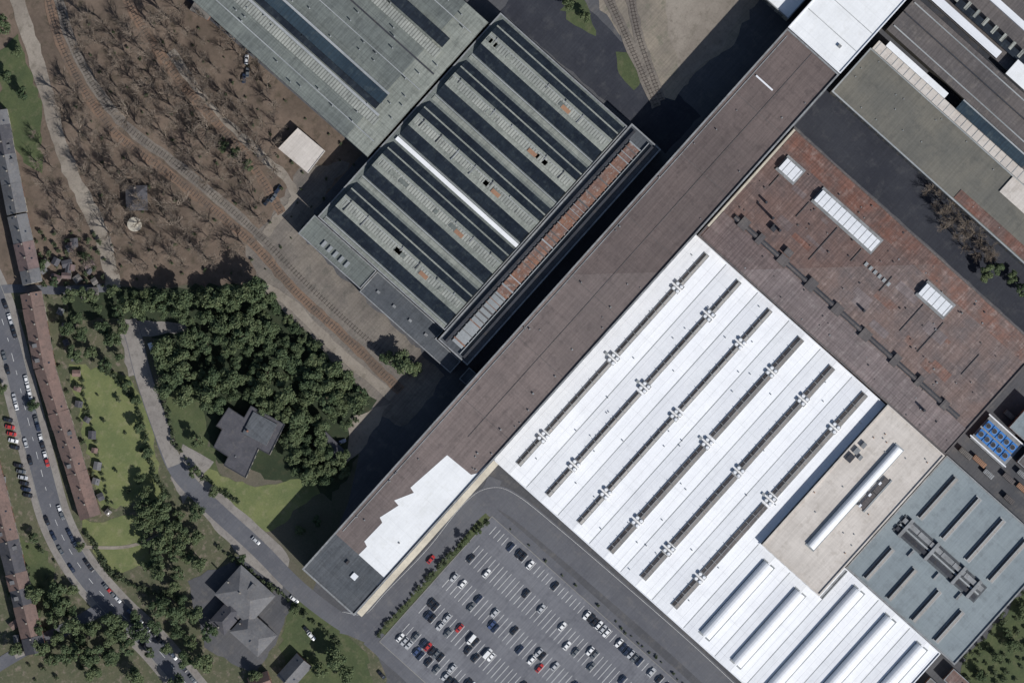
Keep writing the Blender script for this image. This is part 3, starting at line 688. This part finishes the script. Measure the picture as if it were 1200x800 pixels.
def car_mesh(name,col,van=False):
    paint=bpy.data.materials.new('car_paint_'+name); paint.use_nodes=True
    p=paint.node_tree.nodes['Principled BSDF']; p.inputs['Roughness'].default_value=.35
    nt=paint.node_tree; tc=nt.nodes.new('ShaderNodeTexCoord'); nn=noise(nt,tc.outputs['Object'],1.5); c=mixc(nt,nn,col,tuple(x*.85 for x in col[:3])+(1,)); nt.links.new(c,p.inputs['Base Color'])
    V=[];F=[];I=[]
    def sect(secs,mat):
        o=len(V); n=len(secs[0])
        for s in secs: V.extend(s)
        for i in range(len(secs)-1):
            for j in range(n-1):
                F.append((o+i*n+j,o+i*n+j+1,o+(i+1)*n+j+1,o+(i+1)*n+j)); I.append(mat)
        F.append(tuple(o+j for j in range(n))); I.append(mat)
        F.append(tuple(o+(len(secs)-1)*n+j for j in range(n))); I.append(mat)
    L=2.3 if not van else 2.7
    def ring(x,w,zt): return [(x,-w*.92,.25),(x,-w,.5),(x,-w,zt-.15),(x,-w*.86,zt),(x,w*.86,zt),(x,w,zt-.15),(x,w,.5),(x,w*.92,.25)]
    if van:
        sect([ring(-L,.9,1.9),ring(-L+.1,.98,2.0),ring(1.2,.98,2.0),ring(1.7,.95,1.5),ring(2.3,.93,1.05),ring(L,.8,.8)],0)
        V0=len(V); V.extend([(1.25,-.8,1.99),(1.25,.8,1.99),(1.75,.82,1.5),(1.75,-.82,1.5)]); F.append((V0,V0+1,V0+2,V0+3)); I.append(1)
    else:
        sect([ring(-L,.76,.8),ring(-L+.15,.86,.92),ring(-1.2,.9,.98),ring(.8,.9,.95),ring(1.9,.86,.82),ring(L,.68,.62)],0)
        lo=[(-1.85,-.78,.93),(1.05,-.78,.92),(1.05,.78,.92),(-1.85,.78,.93)]; hi=[(-1.15,-.62,1.43),(.3,-.62,1.45),(.3,.62,1.45),(-1.15,.62,1.43)]
        o=len(V); V.extend(lo+hi)
        for i in range(4): F.append((o+i,o+(i+1)%4,o+4+(i+1)%4,o+4+i)); I.append(1)
        o=len(V); V.extend([(-1.2,-.66,1.43),(.36,-.66,1.45),(.36,.66,1.45),(-1.2,.66,1.43),(-1.1,-.58,1.49),(.25,-.58,1.51),(.25,.58,1.51),(-1.1,.58,1.49)])
        for i in range(4): F.append((o+i,o+(i+1)%4,o+4+(i+1)%4,o+4+i)); I.append(0)
        F.append((o+4,o+5,o+6,o+7)); I.append(0)
    for sx in (-1.4,1.4):
        for sy in (-.82,.82):
            o=len(V); n=12
            for yy in (-.1,.1):
                for k in range(n): V.append((sx+.32*math.cos(k*math.tau/n),sy+yy,.32+.32*math.sin(k*math.tau/n)))
            for k in range(n): F.append((o+k,o+(k+1)%n,o+n+(k+1)%n,o+n+k)); I.append(2)
            F.append(tuple(range(o,o+n))); I.append(2); F.append(tuple(range(o+n,o+2*n))); I.append(2)
    for sy in (-.6,.6):
        for x,mt in ((L+.01,3),(-L-.01,4)):
            o=len(V); V.extend([(x,sy-.14,.55),(x,sy+.14,.55),(x-.08*(1 if x>0 else -1),sy+.14,.7),(x-.08*(1 if x>0 else -1),sy-.14,.7)]); F.append((o,o+1,o+2,o+3)); I.append(mt)
        o=len(V); s=1 if sy>0 else -1
        V.extend([(.75,s*.9,.95),(.95,s*.9,.95),(.95,s*1.06,.98),(.75,s*1.06,.98),(.8,s*.98,1.1)]); F.extend([(o,o+1,o+4),(o+1,o+2,o+4),(o+2,o+3,o+4),(o+3,o,o+4)]); I.extend([0]*4)
    me=bpy.data.meshes.new('car_'+name); me.from_pydata(V,[],F)
    for m in (paint,M['window'],M['dark_metal'],M['white_metal'],M['rust_patch']): me.materials.append(m)
    me.polygons.foreach_set('material_index',I); me.update(); return me
CARS=[car_mesh(n,c) for n,c in (('white',(.8,.8,.8,1)),('silver',(.45,.46,.48,1)),('black',(.02,.02,.025,1)),('grey',(.12,.13,.14,1)),('blue',(.05,.08,.18,1)),('red',(.42,.04,.04,1)),('darkblue',(.02,.03,.06,1)))]
VAN=car_mesh('van_white',(.8,.8,.8,1),True)
def car(x,y,ang,me=None,name='parked_car',z=.18):
    me=me or R.choices(CARS,(5,5,7,5,1.5,1,3))[0]
    ob=bpy.data.objects.new(name,me); scene.collection.objects.link(ob); ob.location=(x,y,z); ob.rotation_euler=(0,0,ang)
    return ob
for ri,(u0,u1) in enumerate(rows):
    for k in range(50):
        v=51.2+6.3*k; x,y=uv((u0+u1)/2,v)
        if y>820: break
        if ri==0: pr=.1 if v<190 else .65
        elif ri in (1,2): pr=.12 if x<690 else .32
        elif ri in (3,4): pr=.25
        elif ri in (5,6): pr=.45 if x<580 else .22
        else: pr=.62
        if R.random()<pr:
            wx,wy=WU((u0+u1)/2+R.uniform(-.8,.8),v+R.uniform(-.4,.4)); car(wx,wy,TH+R.uniform(-.03,.03)+(math.pi if R.random()<.5 else 0),VAN if R.random()<.04 else None,z=pz)
pts=[Vector(W(*p)) for p in smooth(MS,10)]
for i in range(12,len(pts)-1):
    e=(pts[i+1]-pts[i]).normalized(); nn=Vector((-e.y,e.x))
    for s in (-1,1):
        if R.random()<(.42 if s>0 else .14):
            q=pts[i]+nn*s*3.7; car(q.x,q.y,math.atan2(e.y,e.x)+(math.pi if s<0 else 0))
for (x,y,a) in ((22,545,-.2),(25,552,-.2),(27,559,-.2),(29,566,-.2),(31,573,-.2),(33,580,-.2),(14,508,-.2),(16,516,-.2),(12,500,-.2),(10,492,-.2),(18,524,-.2),(313,236,.9),(320,232,.9),(326,222,.9),(290,85,1.5),(286,92,1.5),(289,70,1.5),(447,790,2.3),(365,745,-.8),(360,738,-.8),(1128,560,.7),(345,702,-.7),(400,517,.3)):
    wx,wy=W(x,y); car(wx,wy,a,z=.12)
for (x,y,a) in ((505,655,.85),(300,633,-.75)):
    wx,wy=W(x,y); car(wx,wy,a,name='car')
wx,wy=W(178,408); car(wx,wy,-1.2,VAN,'delivery_van',z=.12)
# ---------------- trees
def leafmat(name,a,c,d):
    m=bpy.data.materials.new(name); m.use_nodes=True; nt=m.node_tree; p=nt.nodes['Principled BSDF']
    p.inputs['Roughness'].default_value=.7; p.inputs['Specular IOR Level'].default_value=.15
    oi=nt.nodes.new('ShaderNodeObjectInfo'); tc=nt.nodes.new('ShaderNodeTexCoord')
    f=ramp(nt,noise(nt,tc.outputs['Object'],.6,3),.35,.65)
    col=mixc(nt,oi.outputs['Random'],mixc(nt,f,a,c),mixc(nt,f,c,d))
    nt.links.new(col,p.inputs['Base Color']); return m
ML=leafmat('foliage',(.045,.07,.038,1),(.08,.11,.055,1),(.12,.14,.07,1)); ML2=leafmat('foliage_shrub',(.055,.075,.04,1),(.08,.10,.055,1),(.10,.115,.07,1))
MB=mk('bark',g(98,84,74),g(84,72,64),fineamt=.3); MBB=mk('bare_bark',g(138,126,114),g(110,100,91),fineamt=.3)
def limb(V,F,a,c,ra,rc,n=4):
    a=Vector(a);c=Vector(c);d=(c-a).normalized(); p=d.orthogonal().normalized(); q=d.cross(p); o=len(V)
    for cc,r in ((a,ra),(c,rc)):
        for k in range(n): V.append(tuple(cc+p*r*math.cos(k*math.tau/n)+q*r*math.sin(k*math.tau/n)))
    for k in range(n): F.append((o+k,o+(k+1)%n,o+n+(k+1)%n,o+n+k))
def leafy(seed,h,r,nleaf=1000,mat=ML):
    rr=random.Random(seed); V=[];F=[]
    limb(V,F,(0,0,0),(0,0,h*.45),.35*r/4,.22*r/4,7)
    cl=[]; nc=rr.randint(12,19); sx=rr.uniform(.8,1.2)
    for i in range(nc):
        a=rr.uniform(0,math.tau); rad=r*math.sqrt(rr.uniform(0,1))*.78; t=1-(rad/r)**2
        z=h*.46+h*.38*t*rr.uniform(.5,1.15)+rr.uniform(-.06,.08)*h
        cl.append((Vector((rad*math.cos(a)*sx,rad*math.sin(a)/sx,z)),r*rr.uniform(.17,.4)))
        limb(V,F,(0,0,h*rr.uniform(.3,.45)),cl[-1][0],.16*r/4,.05,4)
    nb=len(F); I=[0]*nb
    for c,cr in cl:
        n=int(nleaf/nc*(cr/(r*.3))**2)
        for k in range(n):
            d=Vector((rr.gauss(0,1),rr.gauss(0,1),rr.gauss(.25,.9))).normalized()
            p=c+Vector((d.x,d.y,d.z*.8))*cr*rr.choice((rr.uniform(.5,1.05),rr.uniform(.8,1.25)))
            nn=(d+Vector((rr.gauss(0,.6),rr.gauss(0,.6),rr.gauss(.25,.45)))).normalized()
            t=nn.orthogonal().normalized(); t=Matrix.Rotation(rr.uniform(0,6.28),3,nn)@t; q=nn.cross(t); s=rr.uniform(.2,.5)*(r/4)**.5
            o=len(V); V.extend([tuple(p+t*s+q*s*.3),tuple(p+q*s*.9),tuple(p-t*s-q*s*.2),tuple(p-q*s*.8)]); F.append((o,o+1,o+2,o+3)); I.append(1)
    me=bpy.data.meshes.new('leafy_tree_mesh'); me.from_pydata(V,[],F); me.materials.append(MB); me.materials.append(mat)
    me.polygons.foreach_set('material_index',I); me.update(); return me
def bare(seed,h):
    rr=random.Random(seed); V=[];F=[]
    def grow(p,d,L,r,lv):
        e=p+d*L; limb(V,F,p,e,r,r*.66,5 if lv<2 else 3)
        if lv>=5: return
        for k in range((4,4,3,3,2)[lv]):
            nd=(d+Vector((rr.gauss(0,.5),rr.gauss(0,.5),rr.gauss(.12,.25)))*(.95)).normalized()
            st=p+d*L*rr.uniform(.55,1.0); grow(st,nd,L*rr.uniform(.62,.85),r*.58,lv+1)
    grow(Vector((0,0,0)),Vector((rr.uniform(-.06,.06),rr.uniform(-.06,.06),1)).normalized(),h*.32,h*.028,0)
    me=bpy.data.meshes.new('bare_tree_mesh'); me.from_pydata(V,[],F); me.materials.append(MBB); me.update(); return me
LT=[leafy(i,R.uniform(10,14),R.uniform(4.0,5.4),1700) for i in range(10)]
SH=[leafy(50+i,2.2,1.5,260,ML2) for i in range(3)]
BT=[bare(i,R.uniform(14,19)) for i in range(7)]
def inpoly(x,y,P):
    c=False; j=len(P)-1
    for i in range(len(P)):
        if (P[i][1]>y)!=(P[j][1]>y) and x<(P[j][0]-P[i][0])*(y-P[i][1])/(P[j][1]-P[i][1])+P[i][0]: c=not c
        j=i
    return c
def plant(name,me,px,py,s,parent=None):
    x,y=W(px,py); ob=bpy.data.objects.new(name,me); scene.collection.objects.link(ob)
    ob.location=(x,y,0); ob.rotation_euler=(0,0,R.uniform(0,6.28)); ob.scale=(s,s,s*R.uniform(.8,1.15))
    if parent: ob.parent=parent
def scatter(P,d,tries,avoid=0):
    xs=[p[0] for p in P]; ys=[p[1] for p in P]; out=[]
    for _ in range(tries):
        x=R.uniform(min(xs),max(xs)); y=R.uniform(min(ys),max(ys))
        if inpoly(x,y,P) and all((x-a)**2+(y-c)**2>d*d for a,c in out) and (not avoid or all((x-a)**2+(y-c)**2>avoid*avoid for a,c in TR)): out.append((x,y))
    return out
def grove(name,P,d,meshes,s0,s1,part='tree',avoid=0):
    e=bpy.data.objects.new(name,None); scene.collection.objects.link(e)
    for x,y in scatter(P,d,5000,avoid): plant(part,R.choice(meshes),x,y,R.uniform(s0,s1),e)
grove('green_woodland',[(150,343),(310,336),(345,378),(432,468),(408,498),(375,505),(345,500),(325,480),(285,468),(240,478),(195,455),(192,405),(225,395),(222,375),(150,368)],14,LT,.5,1.2)
grove('green_woodland',[(335,515),(350,500),(380,510),(405,540),(400,562),(375,568),(345,555)],13,LT,.6,1.05)
grove('green_woodland',[(78,345),(140,342),(148,372),(150,420),(120,430),(80,420)],18,LT,.5,.95)
grove('green_woodland',[(160,600),(205,585),(238,600),(240,655),(205,690),(172,670)],16,LT,.6,1.1)
grove('green_woodland',[(45,690),(85,685),(105,720),(95,770),(55,785),(40,740)],16,LT,.6,1.1)
grove('green_woodland',[(105,720),(150,712),(215,700),(250,735),(240,780),(190,765),(150,760),(110,790)],18,LT,.6,1.1)
grove('bare_woodland',[(70,20),(215,10),(240,90),(330,180),(300,265),(285,300),(140,325),(118,240),(72,140)],15,BT,.6,1.1,avoid=9)
grove('bare_woodland',[(40,150),(95,250),(115,320),(60,270),(40,200)],16,BT,.5,.9,avoid=9)
grove('bare_woodland',[(230,10),(300,60),(340,140),(320,165),(235,85)],19,BT,.5,.9,avoid=9)
for (x,y,s) in ((472,424,1.25),(452,418,.8),(486,432,.7),(300,466,.7),(232,515,.8),(228,552,.7),(252,575,.6),(392,770,1.3),(375,785,.9),(405,790,.9),(165,560,.6),(172,575,.7),(185,590,.6),
    (160,470,.6),(164,500,.6),(172,530,.6),(150,450,.6),(95,640,.5),(40,630,.6),(20,760,.7),(210,800,1.),(160,790,.9),(130,770,.8),(300,790,.7),(345,715,.5),(372,610,.5),(352,620,.5),(285,655,.5),
    (60,480,.45),(3,455,.6),(40,475,.6),(1155,320,.8),(1170,315,.7),(1195,340,.8),(1185,325,.6),(1165,770,.6),(1185,755,.7),(1200,720,.8),(1150,790,.6),(1180,740,.6),(665,5,.7),(685,20,.6),(5,30,.9),(20,60,.6),(10,90,.7),(30,110,.7),(275,180,.6),(290,195,.7),(262,172,.6),(65,330,.6),(50,310,.5),(100,300,.5),(560,622,.4),(545,632,.45)):
    plant('deciduous_tree',R.choice(LT),x,y,s)
for (x,y) in scatter([(1085,215),(1130,245),(1170,300),(1140,300),(1105,270)],9,300): plant('bare_tree',R.choice(BT),x,y,R.uniform(.5,.8))
for (x,y) in scatter([(1130,760),(1170,720),(1200,690),(1215,760),(1190,800),(1130,800)],8,200): plant('shrub',R.choice(SH),x,y,R.uniform(.7,1.4))
def hedge(pts,sp,s,name='hedge',keep=1):
    e=bpy.data.objects.new(name,None); scene.collection.objects.link(e)
    for a,c in zip(pts[:-1],pts[1:]):
        L=math.hypot(c[0]-a[0],c[1]-a[1]); k=max(1,int(L/sp))
        for j in range(k):
            t=(j+.5)/k
            if R.random()<keep: plant('shrub',R.choice(SH),a[0]+(c[0]-a[0])*t+R.uniform(-1.5,1.5),a[1]+(c[1]-a[1])*t+R.uniform(-1.5,1.5),s*R.uniform(.6,1.3),e)
hedge([uv(-246,30),uv(-80,30)],6,1.1); hedge([uv(-80,30),uv(-55,40)],7,.9); hedge([uv(-47,50),uv(-46,420)],9,.55,keep=.7)
hedge([(118,425),(160,470),(182,560),(200,585)],6,1.1); hedge([(92,430),(130,600)],7,.8)
hedge([(100,620),(130,672),(165,690),(215,700)],6,1.3); hedge([(255,640),(335,700),(400,755)],7,1.0)
hedge([(345,378),(430,470),(410,500)],7,1.2); hedge([(190,455),(205,520),(228,552),(280,590)],7,1)
e=bpy.data.objects.new('undergrowth',None); scene.collection.objects.link(e)
for x,y in scatter([(60,20),(230,20),(430,190),(300,330),(140,330)],16,700,8): plant('shrub',R.choice(SH),x,y,R.uniform(.3,.8),e)
for x,y in scatter([(40,345),(85,345),(105,590),(95,600)],13,500): plant('shrub',R.choice(SH),x,y,R.uniform(.5,1.1),e)
for x,y in scatter([(85,440),(150,445),(180,590),(110,600)],24,60): plant('shrub',R.choice(SH),x,y,R.uniform(.4,1.3),e)
for x,y in scatter([(40,270),(120,270),(125,335),(45,335)],9,300): plant('shrub',R.choice(SH),x,y,R.uniform(.5,1.3),e)
for x,y in scatter([(0,640),(60,640),(110,800),(30,800)],14,300): plant('shrub',R.choice(SH),x,y,R.uniform(.5,1.4),e)

# ---------------- light, sky, camera
w=bpy.data.worlds.new('World'); scene.world=w; w.use_nodes=True; nt=w.node_tree
sk=nt.nodes.new('ShaderNodeTexSky'); sk.sky_type='NISHITA'; sk.sun_disc=False; sk.sun_elevation=EL; sk.sun_rotation=AZ
bg=nt.nodes['Background']; bg.inputs['Strength'].default_value=.075; nt.links.new(sk.outputs[0],bg.inputs['Color'])
sl=bpy.data.lights.new('sun','SUN'); sl.energy=4.3; sl.angle=math.radians(.5); sl.color=(1,.98,.945)
so=bpy.data.objects.new('sun',sl); scene.collection.objects.link(so)
sv=Vector((math.sin(AZ)*math.cos(EL),math.cos(AZ)*math.cos(EL),math.sin(EL))); so.rotation_euler=sv.to_track_quat('Z','Y').to_euler(); so.location=sv*300
cd=bpy.data.cameras.new('camera'); cd.sensor_width=36; cd.lens=18/(600*S/H); cd.clip_start=10; cd.clip_end=12000
co=bpy.data.objects.new('camera',cd); scene.collection.objects.link(co); co.location=(0,0,H); scene.camera=co
scene.view_settings.view_transform='Standard'; scene.view_settings.look='None'; scene.view_settings.exposure=0
